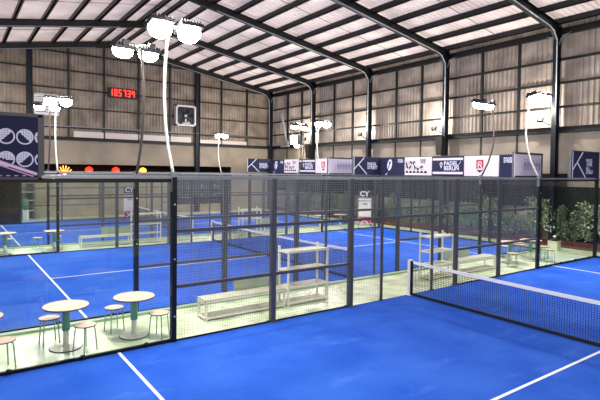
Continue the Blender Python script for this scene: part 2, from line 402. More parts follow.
# ---------------------------------------------------------------- fences
def glass_section(e, x0, x1, z1, first_low=True):
    b = MB(); b.box(x0+.012, -.006, .05, x1-.012, .006, z1); b.build('glass_panel', 'glass', e)
def side_fence(y, label, w=.0024, detail=True):
    e = empty('side_fence', (0, y, 0), 0, label, 'fence', 'side fences of the padel courts')
    for s in (-1, 1):
        for (xa, xb) in ((6.04, 8), (8, 9.96)):
            x0, x1 = (xa, xb) if s > 0 else (-xb, -xa)
            glass_section(e, x0, x1, FH-.06)
        b = MB()                                             # dark frame around the glass
        x0, x1 = (6, 10) if s > 0 else (-10, -6)
        b.box(x0, -.03, FH-.07, x1, .03, FH-.01); b.build('glass_frame', 'frame_black', e)
        b = MB(); b.box(x0, -.025, 0, x1, .025, .05); b.build('base_rail', 'frame_black', e)
        b = MB(); b.box(x0, -.035, FH-.005, x1, .035, FH+.035); b.build('top_rail', 'galv', e)
        for xc in ((6.5, 7.5, 8.5, 9.5)):
            b = MB(); b.lathe([(.01, -.03), (.035, -.02), (.035, .02), (.01, .03)], c=(s*xc, -.03, .055), n=10); b.build('clamp', 'black', e)
        b = MB(); X8 = s*8.02-(.04 if s < 0 else 0)
        bt = BT if s > 0 else 3.79; b.box(X8-.03, -.03, FH+.03, X8+.03, .03, bt); b.box(min(X8, s*10), -.03, bt-.04, max(X8, s*10), .03, bt); b.build('banner_frame', 'post_grey', e)
        b = MB(); b.box(s*10-.05, -.05, 0, s*10+.05, .05, BT); b.build('post', 'frame_black', e)
        b = MB(); b.box(s*6.02-.042, -.05, 0, s*6.02+.042, .05, FH+.02)
        p = b.build('post', 'frame_black', e)
        for z in (.45, 1.45, 2.4): b = MB(); b.tube([(s*6.02, -.05, z), (s*6.02, -.062, z)], .018, 8); b.build('bolt', 'galv_light', p)
    for X, wd in ((-3.97, .10), (-1.92, .10), (-.94, .05), (.87, .05), (1.84, .09), (3.85, .09)):
        b = MB(); b.box(X-wd/2, -wd/2, 0, X+wd/2, wd/2, FH); b.box(X-wd*.9, -wd*.9, 0, X+wd*.9, wd*.9, .012); b.build('post', 'post_grey', e)
    b = MB(); b.box(-5.96, -.025, FH-.02, 5.96, .025, FH+.03); b.build('top_rail', 'galv', e)
    b = MB(); b.box(-5.96, -.03, 1.90, 5.96, .03, 1.96); b.build('middle_rail', 'post_grey', e)
    for x0, x1 in ((-5.96, -1.96), (1.88, 5.96)):
        b = MB(); b.box(x0, -.03, .93, x1, .03, .985); b.build('lower_rail', 'post_grey', e)
        b = MB(); b.box(x0, -.015, .0, x1, .015, .025); b.build('base_rail', 'frame_black', e)
    for x0, x1 in ((-5.96, -4.02), (-3.92, -1.97), (1.89, 3.81), (3.90, 5.96)):
        b = MB(); wiregrid(b, x0, x1, .05, FH-.03, .05, w, .0); b.build('mesh_panel', 'wire', e)
    for x0, x1 in ((-1.87, -.965), (.895, 1.80)):
        b = MB(); wiregrid(b, x0, x1, .05 if x0 < 0 else 1.97, FH-.03, .05, w, .0); b.build('mesh_panel', 'wire', e)
    b = MB(); wiregrid(b, -.91, .84, 1.97, FH-.03, .05, w, .0); b.build('mesh_panel', 'wire', e)
    return e
side_fence(0, 'nearest long fence of glass ends and wire mesh, standing along the blue court', .0028)
side_fence(A, 'wire mesh fence along the near side of the middle court')
side_fence(B, 'wire mesh fence along the far side of the middle court')
side_fence(CC, 'wire mesh fence along the near side of the farthest court')
side_fence(D, 'wire mesh fence along the far side of the farthest court')

def back_wall(y0, y1, label, full=True):
    e = empty('back_fence', (10, y0, 0), 0, label, 'fence', 'glass back walls of the padel courts')
    L = y1-y0; n = 4; st = L/n
    for i in range(n):
        b = MB(); b.box(-.006, i*st+.06, .05, .006, (i+1)*st-.02, FH-.04); b.build('glass_panel', 'glass', e)
    for i in range(1, n):
        b = MB(); b.box(.02, i*st-.035, 0, .1, i*st+.035, BT); b.build('post', 'frame_black', e)
    b = MB(); b.box(-.025, .05, 0, .025, L-.05, .05); b.build('base_rail', 'frame_black', e)
    b = MB(); b.box(-.03, .05, FH-.04, .03, L-.05, FH+.02); b.box(-.03, .05, BT-.04, .03, L-.05, BT); b.build('top_rail', 'post_grey', e)
    b = MB(); k = int(L/.1)
    for i in range(k+1): y = .05+(L-.1)*i/k; b.box(.03, y-.002, FH, .034, y+.002, BT)
    for z in [FH+.1*i for i in range(10)]: b.box(.03, .05, z-.002, .034, L-.05, z+.002)
    b.build('mesh_panel', 'wire', e)
    return e
back_wall(-8.96, 0, 'glass back wall of the nearest court at the right edge')
back_wall(A, B, 'glass back wall of the middle court below the row of banners')
back_wall(CC, D, 'glass back wall of the farthest court below distant banners')

# ================================================================== lighting poles
def pole_proto(pm='galv_light'):
    e = empty('floodlight_pole')
    prof = [(0, 2.88), (.10, 3.05), (.28, 3.4), (.42, 3.85), (.48, 4.3), (.46, 4.75), (.38, 5.15), (.30, 5.38), (.22, 5.46)]
    # smooth the bow: it leans out over the walkway (+y) and comes back over its court (-y)
    b = MB(); b.tube([(0, y, z) for y, z in prof], [.029]*9, 10); b.build('pole', pm, e)
    b = MB(); b.box(-.05, -.04, 2.62, .05, .04, 2.96); b.build('bracket', 'galv', e)
    b = MB(); b.beam((-.33, .2, 5.49), (.33, .2, 5.49), .05, .05); b.build('cross_arm', 'galv', e)
    for x in (-.26, .26):
        b = MB(); b.box(-.2, -.2, .02, .2, .2, .09)
        for k in range(7): b.box(-.18+k*.055, -.17, .09, -.165+k*.055, .17, .15)
        b.box(-.06, .12, .09, .06, .22, .2)
        h = b.build('lamp_head', 'lamp_body', e, (x+.03, .06, 5.42)); h.rotation_euler = (math.radians(-14), 0, 0)
        b = MB(); b.lathe([(.2, .02), (.2, -.05), (.175, -.11), (.12, -.155), (.02, -.175)][::-1], n=20); b.build('lens', 'lens', h)
        ld = bpy.data.lights.new('flood', 'AREA'); ld.shape = 'DISK'; ld.size = .36; ld.energy = LAMP_W; ld.color = (1, .95, .87); ld.spread = math.radians(170)
        lo = bpy.data.objects.new('flood', ld); C.objects.link(lo); lo.parent = h; lo.location = (0, 0, -.20); lo.rotation_euler = (math.radians(-18), 0, 0)
    ld = bpy.data.lights.new('roof_fill', 'POINT'); ld.energy = ROOF_FILL_W; ld.shadow_soft_size = .12; ld.color = (1, .93, .84)  # unseen point light added above the heads to lift roof and walls
    lo = bpy.data.objects.new('roof_fill', ld); C.objects.link(lo); lo.parent = e; lo.location = (0, -.02, 5.72)
    return e
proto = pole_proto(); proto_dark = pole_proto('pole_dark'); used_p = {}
for (x, y, face, lab) in [(-6.02, 0, -1, 'white bowed floodlight pole with two glaring lamps on the nearest fence, left'), (6, 0, -1, 'white bowed floodlight pole on the nearest fence, right end'),
                     (-6.02, A, 1, 'floodlight pole with dark lamp backs behind the bright left pole'), (6, A, 1, 'dark floodlight pole leaning in front of the red logo banner'),
                     (-6.02, B, -1, 'floodlight pole with bright lamps beside the navy banner at far left'), (6, B, -1, 'floodlight pole with bright lamps before the right wall, middle of the row'),
                     (-6.02, CC, 1, 'thin floodlight pole beside the bright far left pole'), (6, CC, 1, 'distant floodlight pole with two small dark lamp heads near the corner'),
                     (-6.02, D, -1, 'floodlight pole on the farthest fence at left'), (6, D, -1, 'floodlight pole with bright lamps before the far wall'),
                     (-6.02, -8.96, 1, 'floodlight pole behind the viewer on the left'), (6, -8.96, 1, 'floodlight pole beyond the right edge on the nearest court')]:
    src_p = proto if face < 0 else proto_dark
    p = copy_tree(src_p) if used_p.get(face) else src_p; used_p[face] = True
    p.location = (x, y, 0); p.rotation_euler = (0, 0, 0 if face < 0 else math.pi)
    tag(p, lab, 'floodlight', 'floodlight poles on the court fences')

# small wall spotlights beside the columns
def wall_spot(y, lab, z=5.32):
    e = empty('wall_spotlight', (11.7, y, z), 0, lab, 'spotlight', 'small spotlights on the wall columns')
    b = MB(); b.tube([(.1, -.28, -.2), (-.05, -.1, -.08), (-.1, 0, 0)], .02, 6); b.build('arm', 'black', e)
    b = MB(); b.box(-.12, -.1, -.1, .0, .14, .1); h = b.build('housing', 'black', e, (-.05, .05, .03)); h.rotation_euler = (0, math.radians(25), 0)
    b = MB(); b.box(.0, -.08, -.08, .012, .12, .08); b.build('lens', 'wall_lens', h)
    ld = bpy.data.lights.new('wash', 'POINT'); ld.energy = 330; ld.color = (1, .93, .82); ld.shadow_soft_size = .06
    lo = bpy.data.objects.new('wash', ld); C.objects.link(lo); lo.parent = e; lo.location = (-.5, .05, .5)
for y, l in ((19.7+.45, 'small black spotlight on the wall at the second column from the corner'), (13.9+.45, 'small black spotlight lighting the wall beside the third column'),
             (8.2+.45, 'small black spotlight lighting the wall beside the column above the pinned banner'), (2.5+.45, 'small black spotlight lighting the wall beside the nearest tall column')):
    wall_spot(y, l)
# corner flood lamp, glowing
e = empty('corner_lamp', (11.75, 21.4, 5.1), 0, 'boxy white glowing lamp on the wall beam in the corner', 'lamp')
b = MB(); b.box(-.25, -.35, -.1, .15, .35, .6); b.build('housing', 'lamp_body', e)
b = MB(); b.box(-.3, -.38, -.05, -.25, .38, .55); b.lathe([(.16, -.3), (.22, -.12)], n=14); b.build('lens', 'wall_lens', e)
e = empty('wall_bracket', (11.75, 22.6, 4.9), 0, 'pale steel angle bracket standing in the wall corner', 'bracket')
b = MB(); b.beam((0, 0, 0), (0, .9, 2.6), .1, .1); b.beam((0, .1, .1), (0, -.7, .9), .1, .1); b.box(-.06, -.2, 0, .06, .9, .1); b.build('bracket_frame', 'galv_light', e)

# hanging black speakers on two columns
for y, l in ((8.2, 'black speaker hung on the column behind the pinned navy banner'), (19.6, 'black speaker hung on the column behind the distant bordered banner')):
    e = empty('speaker', (11.5, y, 3.95), 0, l, 'speaker', 'speakers on the right wall columns')
    b = MB(); b.box(-.18, -.22, 0, .18, .22, .95); k = b.v; 
    b.v = [(x*(.75 if z < .1 else 1), yy*(.7 if z < .1 else 1), z) for x, yy, z in b.v]; b.build('cabinet', 'black', e)
    b = MB(); b.box(-.03, -.03, .95, .2, .03, 1.0); b.box(.16, -.05, .5, .24, .05, 1.0); b.build('bracket', 'steel_dark', e)

# ================================================================== furniture
def table_proto():
    e = empty('round_table')
    b = MB(); b.lathe([(.335, .690), (.36, .695), (.365, .705), (.36, .718)], n=36, m=0); b.lathe([(.36, .7181), (.355, .722), (.345, .7225)], n=36, m=1); b.build('tabletop', ['wood_edge', 'wood_top'], e)
    b = MB(); b.lathe([(.062, .30), (.064, .32), (.064, .67), (.10, .69)], n=20); b.build('pillar', 'green_metal', e)
    b = MB(); b.lathe([(.045, .03), (.045, .31)], n=16); b.build('stem', 'cream_paint', e)
    b = MB(); b.lathe([(.255, 0), (.26, .008), (.25, .016)], n=32, m=0); b.lathe([(.245, .0161), (.07, .03), (.045, .05)], n=32, m=1, smooth=False); b.build('base_plate', ['wood_edge', 'cream_paint'], e)
    return e
def stool_proto():
    e = empty('stool')
    b = MB(); b.lathe([(.165, .425), (.175, .43), (.175, .440), (.170, .443)], n=28, m=0); b.lathe([(.17, .4431), (.165, .446)], n=28, m=1); b.build('seat', ['wood_edge', 'wood_top'], e)
    for k in range(4):
        a = math.pi/4+k*math.pi/2; c, s = math.cos(a), math.sin(a)
        b = MB(); b.tube([(.05*c, .05*s, .418), (.115*c, .115*s, .416), (.145*c, .145*s, .395), (.155*c, .155*s, .34), (.185*c, .185*s, 0)], .011, 7); b.build('leg', 'green_pale', e)
    b = MB(); P = [(.168*math.cos(t*math.pi/8), .168*math.sin(t*math.pi/8), .18) for t in range(17)]; b.tube(P, .006, 5, cap=False)
    return e
tp = table_proto(); sp = stool_proto()
tables = [((-7.60, .76), 'round pale table on green pillar, left one standing whole near the glass'),
          ((-6.47, .74), 'round pale table on green pillar beside the dark fence post'),
          ((-8.86, .76), 'round pale table cut off by the left edge of the picture'),
          ((-7.57, 11.98), 'distant round table at the left edge, beyond the middle court'),
          ((-6.0, 11.9), 'distant round table beyond the middle court, near the far left lamp pole'),
          ((6.35, 1.12), 'round table at the right end of the walkway, nearer the mesh fence'),
          ((7.42, 1.0), 'round table at the far right end of the walkway before the flower box'),
          ((6.8, 12.2), 'distant round table at the right end of the second walkway'),
          ((8.2, 12.2), 'distant round table at the right end of the second walkway, closest to the banners')]
for i, ((x, y), l) in enumerate(tables):
    t = tp if i == 0 else copy_tree(tp); t.location = (x, y, -.02); tag(t, l, 'table', 'round tables on the walkways')
stools = [((-7.79, 1.16), .1, 'round stool with green legs, left of the whole round table'),
          ((-7.37, .42), .5, 'round stool with green legs between the two near tables, closer to the fence'),
          ((-6.69, 1.22), .2, 'round stool with green legs just left of the second near table'),
          ((-6.12, .42), .7, 'round stool with green legs right of the second near table, by the dark post'),
          ((-8.55, .30), .3, 'round stool with green legs at the left edge of the walkway'),
          ((-7.42, 12.5), .2, 'distant stool beside the far left table'),
          ((-6.5, 12.35), .2, 'distant stool left of the far table by the lamp pole'),
          ((-5.8, 12.45), .4, 'distant stool right of the far table by the lamp pole'),
          ((5.75, .68), .4, 'stool left of the right-hand walkway tables'),
          ((7.05, 1.72), .1, 'stool behind the right-hand walkway tables, far side'),
          ((7.6, .42), .8, 'stool between the right-hand tables and the fence'),
          ((7.85, 1.62), .2, 'stool behind the farthest right walkway table'),
          ((8.15, .9), .6, 'stool right of the farthest right walkway table')]
for i, ((x, y), a, l) in enumerate(stools):
    t = sp if i == 0 else copy_tree(sp); t.location = (x, y, -.02); t.rotation_euler = (0, 0, a); tag(t, l, 'stool', 'round stools on the walkways')

def bench_proto():     # 1.95 m long, local x 0..L, y 0..0.42
    e = empty('bench'); L = 1.93; d = .40
    b = MB()
    for k in range(4): b.box(0, .02+k*.1, .395, L, .02+k*.1+.085, .42)
    b.build('seat', 'bench_board', e)
    b = MB(); b.box(0.03, .03, .05, L-.03, d-.03, .07); b.build('shelf', 'bench_board', e)
    b = MB()
    for x in (0, L-.04):
        b.box(x, 0, .35, x+.04, d, .395); b.box(x, 0, .03, x+.04, d, .06)
    b.box(0, 0, .355, L, .03, .395); b.box(0, d-.03, .355, L, d, .395); b.box(0, 0, .03, L, .03, .055); b.box(0, d-.03, .03, L, d, .055)
    b.build('frame', 'cream_paint', e)
    for (x, y) in ((0, 0), (L-.045, 0), (0, d-.04), (L-.045, d-.04)):
        b = MB(); b.box(x, y, 0, x+.045, y+.04, .395); b.build('leg', 'cream_paint', e)
    b = MB(); b.box(.85, d, .42, L+.14, d+.02, .56); b.box(.85, d, .567, L+.14, d+.02, .72); b.box(1.35, d+.02, .42, 1.39, d+.04, .7); b.build('backrest', 'bench_green', e)
    return e
def rack_proto():      # tall shelf rack, local x 0..1.15
    e = empty('shelf_rack'); L = 1.15; d = .42
    for (x, y) in ((0, 0), (L-.045, 0), (0, d-.04), (L-.045, d-.04)):
        b = MB(); b.box(x, y, 0, x+.045, y+.04, 1.24 if y == 0 else 1.32); b.build('leg', 'cream_paint', e)
    for z in (.06, .42, .80, 1.22):
        b = MB(); b.box(.0, .03, z-.02, L, d-.02, z+.005); b.build('shelf', 'bench_board', e)
    b = MB()
    for z in (.05, .40, .78, 1.2):
        b.box(0, -.01, z-.015, L, .012, z+.025); b.box(-.005, 0, z-.015, .02, d, z+.02); b.box(L-.02, 0, z-.015, L+.005, d, z+.02)
    b.build('frame', 'cream_paint', e)
    return e
bp_ = bench_proto(); rk = rack_proto()
bench_pos = [((-5.05, .78), False, 'pale slatted bench with green backrest behind the near mesh fence'), ((5.0, 1.2), True, 'pale slatted bench with green backrest on the right part of the walkway'),
             ((-5.08, 11.9), False, 'distant bench with green backrest beyond the middle court, left'), ((5.1, 12.35), True, 'distant bench beyond the middle court, right')]
for i, ((x, y), fl, l) in enumerate(bench_pos):
    t = bp_ if i == 0 else copy_tree(bp_); t.location = (x, y, -.02)
    if fl: t.scale = (-1, 1, 1); t.location = (x, y-.4, -.02)
    tag(t, l, 'bench', 'slatted benches on the walkways')
for i, (x, y, l) in enumerate([(-3.06, .78, 'tall cream shelf rack beside the bench behind the near fence'), (1.78, .78, 'tall cream shelf rack right of the near net post'),
                           (-3.08, 11.9, 'distant shelf rack beyond the middle court, left'), (1.95, 11.9, 'distant shelf rack beyond the middle court, right of the far net')]):
    t = rk if i == 0 else copy_tree(rk); t.location = (x, y, -.02); t.scale = (.9 if x > 0 else 1, 1, 1); tag(t, l, 'shelf rack', 'cream shelf racks on the walkways')

# flower box
e = empty('flower_box', (10.55, 1.75, -.02), .1, 'cream cube planter with a white flower standing at the end of the walkway', 'planter')
b = MB(); b.box(-.18, -.18, 0, .18, .18, .36); b.box(-.19, -.19, .33, .19, .19, .37); b.build('pot', 'pot_cream', e)
b = MB(); b.box(-.15, -.15, .36, .15, .15, .375); b.build('soil', 'soil', e)
b = MB(); b.tube([(0, 0, .37), (.01, 0, .5)], .008, 5)
for k in range(6):
    a = k*1.05; b.poly([(0, 0, .38), (.09*math.cos(a-.3), .09*math.sin(a-.3), .46), (.15*math.cos(a), .15*math.sin(a), .44), (.09*math.cos(a+.3), .09*math.sin(a+.3), .45)])
b.build('leaves', 'leaf_dark', e)
b = MB(); b.lathe([(.01, -.05), (.05, -.035), (.065, 0), (.05, .035), (.01, .05)], c=(.01, 0, .54), n=12); b.build('flower', 'petal', e)

# ================================================================== banners (local x right, z up, front faces -y)
def ring(b, cx, cz, ro, ri, m, y=-.014, n=28):
    for i in range(n):
        t0 = 2*math.pi*i/n; t1 = 2*math.pi*(i+1)/n
        b.poly([(cx+ri*math.cos(t0), y, cz+ri*math.sin(t0)), (cx+ro*math.cos(t0), y, cz+ro*math.sin(t0)), (cx+ro*math.cos(t1), y, cz+ro*math.sin(t1)), (cx+ri*math.cos(t1), y, cz+ri*math.sin(t1))][::-1], m)
def halfdisc(b, cx, cz, r, ang, m, y=-.013, n=16, sz=1.0):
    P = [(cx+r*math.cos(ang+math.pi*i/n), y, cz+sz*r*math.sin(ang+math.pi*i/n)) for i in range(n+1)]
    b.poly(P[::-1], m)
def stroke(b, p, q, w, m, y=-.014):
    d = Vector((q[0]-p[0], 0, q[1]-p[1])).normalized(); s = Vector((-d.z, 0, d.x))*w/2
    P = [(p[0]+s.x, y, p[1]+s.z), (p[0]-s.x, y, p[1]-s.z), (q[0]-s.x, y, q[1]-s.z), (q[0]+s.x, y, q[1]+s.z)]
    n = (Vector(P[1])-Vector(P[0])).cross(Vector(P[2])-Vector(P[1]))
    b.poly(P if n.y < 0 else P[::-1], m)
def rect(b, x0, z0, x1, z1, m, y=-.012): b.poly([(x0, y, z0), (x1, y, z0), (x1, y, z1), (x0, y, z1)], m)
BM = ['navy', 'ink_white', 'banner_white', 'ink_red', 'ink_black', 'banner_lilac', 'banner_lilac2', 'ink_pink', 'post_grey']
def banner(loc, rz, w, h, label, draw, base=0, texts=()):
    e = empty('banner', loc, rz, label, 'banner', 'advertising banners above the glass')
    b = MB(); b.box(0, -.01, 0, w, .0, h, base)
    draw(b, w, h); b.build('sheet', BM, e)
    for (t, s, mn, x, z, bo) in texts: text_part(t, s, mn, e, x, -.016, z, bold=bo)
    return e
def d_k(b, w, h):
    k = w/1.95
    stroke(b, (.03, .30*h), (.74*k, h-.02), .055, 1); stroke(b, (.33*k, .60*h), (.95*k, .02), .055, 1); rect(b, .0, 0, .05, h, 1)
def d_racket(b, w, h):
    c = (w*.40, h*.58); n = 24
    P = [(c[0]+.17*math.cos(2*math.pi*i/n)+.05*math.sin(2*math.pi*i/n), -.013, c[1]+.30*math.sin(2*math.pi*i/n)) for i in range(n)]; b.poly(P[::-1], 1)
    stroke(b, (c[0]-.20, .06), (c[0]+.02, c[1]+.10), .06, 0, -.015); halfdisc(b, c[0]+.03, c[1]+.12, .07, 0, 0, -.016); halfdisc(b, c[0]+.03, c[1]+.12, .07, math.pi, 0, -.016)
    stroke(b, (c[0]-.27, .0), (c[0]-.14, .13), .07, 1, -.014)
def d_dots(b, w, h):
    for r_, (nn, z) in enumerate(((3, .66), (5, .40), (6, .12))):
        for k in range(nn):
            x = .15+k*.24; halfdisc(b, x, h*z, .10, [2.2, -.6, .9, -1.2, 2.8, .4][(k+r_) % 6] if r_ < 2 else 0, 4, sz=1.2)
            if r_ < 2: ring(b, x, h*z, .105, .09, 4, -.0135, 16)
    stroke(b, (w*.62, h*.5), (w*.80, h*.70), .02, 5); 
def d_border(b, w, h):
    rect(b, .04, h*.80, w-.04, h*.92, 2); rect(b, .04, h*.08, w-.04, h*.2, 2)
    x = w*.30; halfdisc(b, x, h*.60, .09, 0, 1); halfdisc(b, x, h*.60, .09, math.pi, 1); b.poly([(x-.08, -.013, h*.57), (x, -.013, h*.36), (x+.08, -.013, h*.57)], 1); ring(b, x, h*.6, .045, .02, 0, -.015, 12)
    stroke(b, (w*.80, h*.45), (w*.92, h*.74), .02, 1)
def d_logo(b, w, h):
    x = w*.47; z = h*.55
    rect(b, x-.18, z-.19, x+.18, z+.22, 3); b.poly([(x-.18, -.012, z-.23), (x, -.012, z-.35), (x+.18, -.012, z-.23)], 4)
    stroke(b, (x-.08, z-.12), (x-.08, z+.14), .05, 2); ring(b, x+.01, z+.07, .09, .05, 2); stroke(b, (x, z), (x+.12, z-.13), .05, 2); rect(b, x-.15, z-.18, x+.15, z-.15, 2, -.014)
def d_navy(b, w, h): rect(b, 0, 0, .02, h, 8)
def d_frame(b, w, h):
    rect(b, .05, .05, w-.03, h-.05, 5)
    for i in range(6):
        x = w*.34+i*w*.105
        rect(b, x, h*.42, x+w*.08, h*.62, 6, -.014); b.poly([(x, -.014, h*.40), (x+w*.04, -.014, h*.24), (x+w*.08, -.014, h*.40)], 6)
        halfdisc(b, x+w*.03, h*.72, .05, i, 6, -.014)
    for s in ((0, 0, .05, h), ): rect(b, *s, 1, -.013)
    rect(b, .05, h-.05, w, h, 4, -.013); rect(b, .05, 0, w, .05, 4, -.013); rect(b, w-.03, 0, w, h, 4, -.013)
def d_circles(b, w, h):
    for r_, z in ((0, .655), (1, .31)):
        for k in range(8):
            x = w+.02-k*.235; cz = h*z; R = .112; nk = 40
            if x < .1: continue
            for q_ in range(nk):
                t0 = 2*math.pi*q_/nk; t1 = 2*math.pi*(q_+1)/nk
                pp = [(x+R*a_*math.cos(t_), -.014, cz+R*a_*math.sin(t_)) for a_, t_ in ((.82, t0), (1, t0), (1, t1), (.82, t1))]
                if max(p_[0] for p_ in pp) < w-.04: b.poly(pp[::-1], 1)
            ang = (-.75 if (k+r_) % 2 else .75)+(math.pi if r_ else 0)
            if r_ == 0: ang = -.78 if k % 2 else .8
            else: ang = .72 if k % 2 else -.1
            # hatched half: a grid clipped to the half disc
            for g in range(-3, 4):
                for dirn in (0, 1):
                    o = g*R*.30; hl = math.sqrt(max(R*R*.72-o*o, 0))
                    if hl <= 0: continue
                    N = 10; run = None
                    for q in range(N):
                        s0 = -hl+2*hl*q/N; s1 = -hl+2*hl*(q+1)/N; sm = (s0+s1)/2
                        px, pz = (o, sm) if dirn else (sm, o)
                        if x+px > w-.06: continue
                        if -math.sin(ang)*px+math.cos(ang)*pz > 0:
                            p0 = (x+(o if dirn else s0), cz+(s0 if dirn else o)); p1 = (x+(o if dirn else s1), cz+(s1 if dirn else o))
                            stroke(b, p0, p1, R*.20, 1, -.0135-.0002*dirn)
    P0 = (w-1.0, h*.44); P1 = (w-.06, h*.08)
    stroke(b, P0, P1, .035, 1, -.017); stroke(b, (P0[0], P0[1]-.035), (P1[0]-.05, P1[1]-.03), .02, 7, -.018); stroke(b, (P0[0], P0[1]+.03), (P1[0], P1[1]+.02), .012, 7, -.018)
    for k in range(9): rect(b, w-.95+k*.1, h*.05, w-.90+k*.1, h*.065, 7)
    rect(b, w-.045, 0, w, h, 8, -.019); rect(b, 0, h-.03, w, h, 8, -.019); rect(b, 0, 0, w, .03, 8, -.019)
BZ = FH+.05; BH = BT-FH-.08
four = 'PADEL\n OVER\nALL-\nSTREET'
banner((8.04, -.035, BZ), 0, 1.95, BH, 'navy banner with white angled K lines and four lines of text, right edge', d_k, 0, [(four, .165, 'ink_white', .98, BH-.36, .004)])
banner((-10, -.035, BZ-.07), 0, 1.93, BH+.03, 'navy banner with hatched white circles and pink stripe, top left', d_circles, 0, [])
banner((8.02, A-.035, BZ), 0, 1.95, BH, 'lilac white banner in dark frame behind the white bowed pole', d_frame, 5)
banner((8.04, B-.035, BZ), 0, 1.95, BH, 'navy banner with white angled K lines, middle of the row', d_k, 0, [('PADEL\nSTREET', .23, 'ink_white', .98, BH*.54, .005)])
banner((8.04, CC-.035, BZ), 0, 1.90, BH, 'lilac white banner in dark frame left of the middle K banner', d_frame, 5)
banner((8.0, D-.035, BZ+.06), 0, 1.98, BH+.04, 'navy banner with white K lines, farthest left near the corner', d_k, 0, [('PADEL\nSTREET', .24, 'ink_white', 1.0, BH*.52, .005)])
RZ = -math.pi/2
def row(y1, z0, far):
    w = 'far row' if far else 'main row'
    s = ' in the distant row by the corner' if far else ' in the long row above the glass'
    segs = [(1.74, 'navy banner with white racket shape', d_racket, 0, [('PADEL\nSTREET', .12, 'ink_white', 1.28, BH*.82, .003)]),
            (1.72, 'white banner with rows of black half circles', d_dots, 2, [('PADEL\nCLUB', .13, 'ink_black', 1.0, BH*.78, .003)]),
            (1.80, 'navy banner with white borders and pin sign', d_border, 0, [('PADEL\nBERLIN', .27, 'ink_white', .70, BH*.53, .007)]),
            (1.72, 'white banner with red square logo', d_logo, 2, []),
            (1.70, 'plain navy banner with small white lettering', d_navy, 0, [('PADEL\nSTREET', .15, 'ink_white', .20, BH*.78, .004)])]
    y = y1-.08
    for (wd, lab, dr, base, tx) in segs:
        banner((9.96, y, z0), RZ, wd, BH, lab+s, dr, base, tx); y -= wd+.03
row(B, BZ, False); row(D, BZ+.04, True)

# two upright signs
def sign(loc, rz, label):
    e = empty('upright_sign', loc, rz, label, 'sign', 'upright white signs with black tops')
    w, h = .72, 1.95
    b = MB(); b.box(0, -.03, .05, w, 0, h, 2); rect(b, 0, h*.80, w, h, 4, -.033); rect(b, .03, .08, w-.03, h*.24, 3, -.033)
    rect(b, 0, h*.775, w, h*.79, 4, -.034); rect(b, 0, h*.69, w, h*.71, 4, -.034)
    stroke(b, (w*.2, h*.05), (w*.75, h*.21), .06, 1, -.035); stroke(b, (w*.25, h*.2), (w*.75, h*.06), .06, 1, -.035)
    b.build('panel', BM, e)
    text_part('CY', .40, 'ink_white', e, .06, -.036, h*.84, bold=.012); text_part('TBR', .17, 'ink_black', e, .2, -.036, h*.58, bold=.003)
    b = MB(); b.box(-.03, -.12, -.02, .05, .1, .05); b.box(w-.05, -.12, -.02, w+.03, .1, .05); b.build('foot', 'steel_dark', e)
sign((-.58, D-.14, .02), 0, 'white upright sign with black top and red foot, far left behind the nets')
sign((9.9, 12.60, .02), RZ+.75, 'white upright sign with black top standing near the middle banner')

# ================================================================== far wall fittings
e = empty('led_clock', (-.62, WY-.28, 7.82), 0, 'red LED scoreboard clock reading 185734 on the far wall', 'clock')
b = MB(); b.box(-.04, -.05, -.08, 1.78, .12, .56); b.build('case', 'black', e)
SEG = {'1': 'bc', '8': 'abcdefg', '5': 'acdfg', '7': 'abc', '3': 'abcdg', '4': 'bcfg'}
for i, ch in enumerate('185734'):
    b = MB(); x = .04+i*.285; W_, H_, t = .17, .42, .042
    R_ = {'a': (0, H_-t, W_, H_), 'b': (W_-t, H_/2, W_, H_), 'c': (W_-t, 0, W_, H_/2), 'd': (0, 0, W_, t), 'e': (0, 0, t, H_/2), 'f': (0, H_/2, t, H_), 'g': (0, H_/2-t/2, W_, H_/2+t/2)}
    for sgm in SEG[ch]:
        a0, c0, a1, c1 = R_[sgm]; b.box(x+a0, -.062, .04+c0, x+a1, -.05, .04+c1)
    b.build('digit', 'led_red', e)
e = empty('exhaust_fan', (3.9, WY-.3, 6.2), 0, 'square exhaust fan with white frame on the far wall', 'fan')
b = MB()
for r_ in ((0, 0, 1.5, .1), (0, 1.35, 1.5, 1.45), (0, 0, .1, 1.45), (1.4, 0, 1.5, 1.45)): b.box(r_[0], -.1, r_[1], r_[2], .25, r_[3])
b.build('frame', 'white_plastic', e)
b = MB(); b.box(.05, .1, .05, 1.45, .2, 1.4); b.build('shroud', 'black', e)
for k in range(6):
    a = k*math.pi/3; b = MB(); P = []
    for rr, da in ((.1, -.3), (.58, -.22), (.6, .3), (.1, .4)): P.append((.75+rr*math.cos(a+da), -.0 if da < 0 else .07, .72+rr*math.sin(a+da)))
    b.poly(P[::-1]); b.poly([(p[0], p[1]+.01, p[2]) for p in P]); b.build('blade', 'steel_navy', e)
b = MB(); b.tube([(.75, -.05, .72), (.75, .1, .72)], .11, 14); b.build('hub', 'galv', e)
b = MB()
for q in ((.12, .12), (1.38, .12), (.12, 1.33), (1.38, 1.33)): b.box(q[0]-.07, -.09, q[1]-.07, q[0]+.07, -.07, q[1]+.07)
for q in ((.68, .25, .8, .5), (.9, .2, 1.0, .34), (.5, .15, 1.1, .22)): b.box(q[0], -.06, q[1], q[2], -.05, q[3])
b.build('guard', 'galv_light', e)
e = empty('louvre', (-4.95, WY-.12, 6.3), 0, 'white louvred vent on the far wall behind the bright left lamps', 'vent')
b = MB(); b.box(0, -.04, 0, 1.4, .1, .06); b.box(0, -.04, 1.25, 1.4, .1, 1.3); b.box(0, -.04, 0, .05, .1, 1.3); b.box(1.35, -.04, 0, 1.4, .1, 1.3); b.build('frame', 'white_plastic', e)
b = MB()
for k in range(8): b.beam((.05, .0, .12+k*.15), (1.35, .0, .12+k*.15), .012, .11)
b.build('slats', 'white_plastic', e)
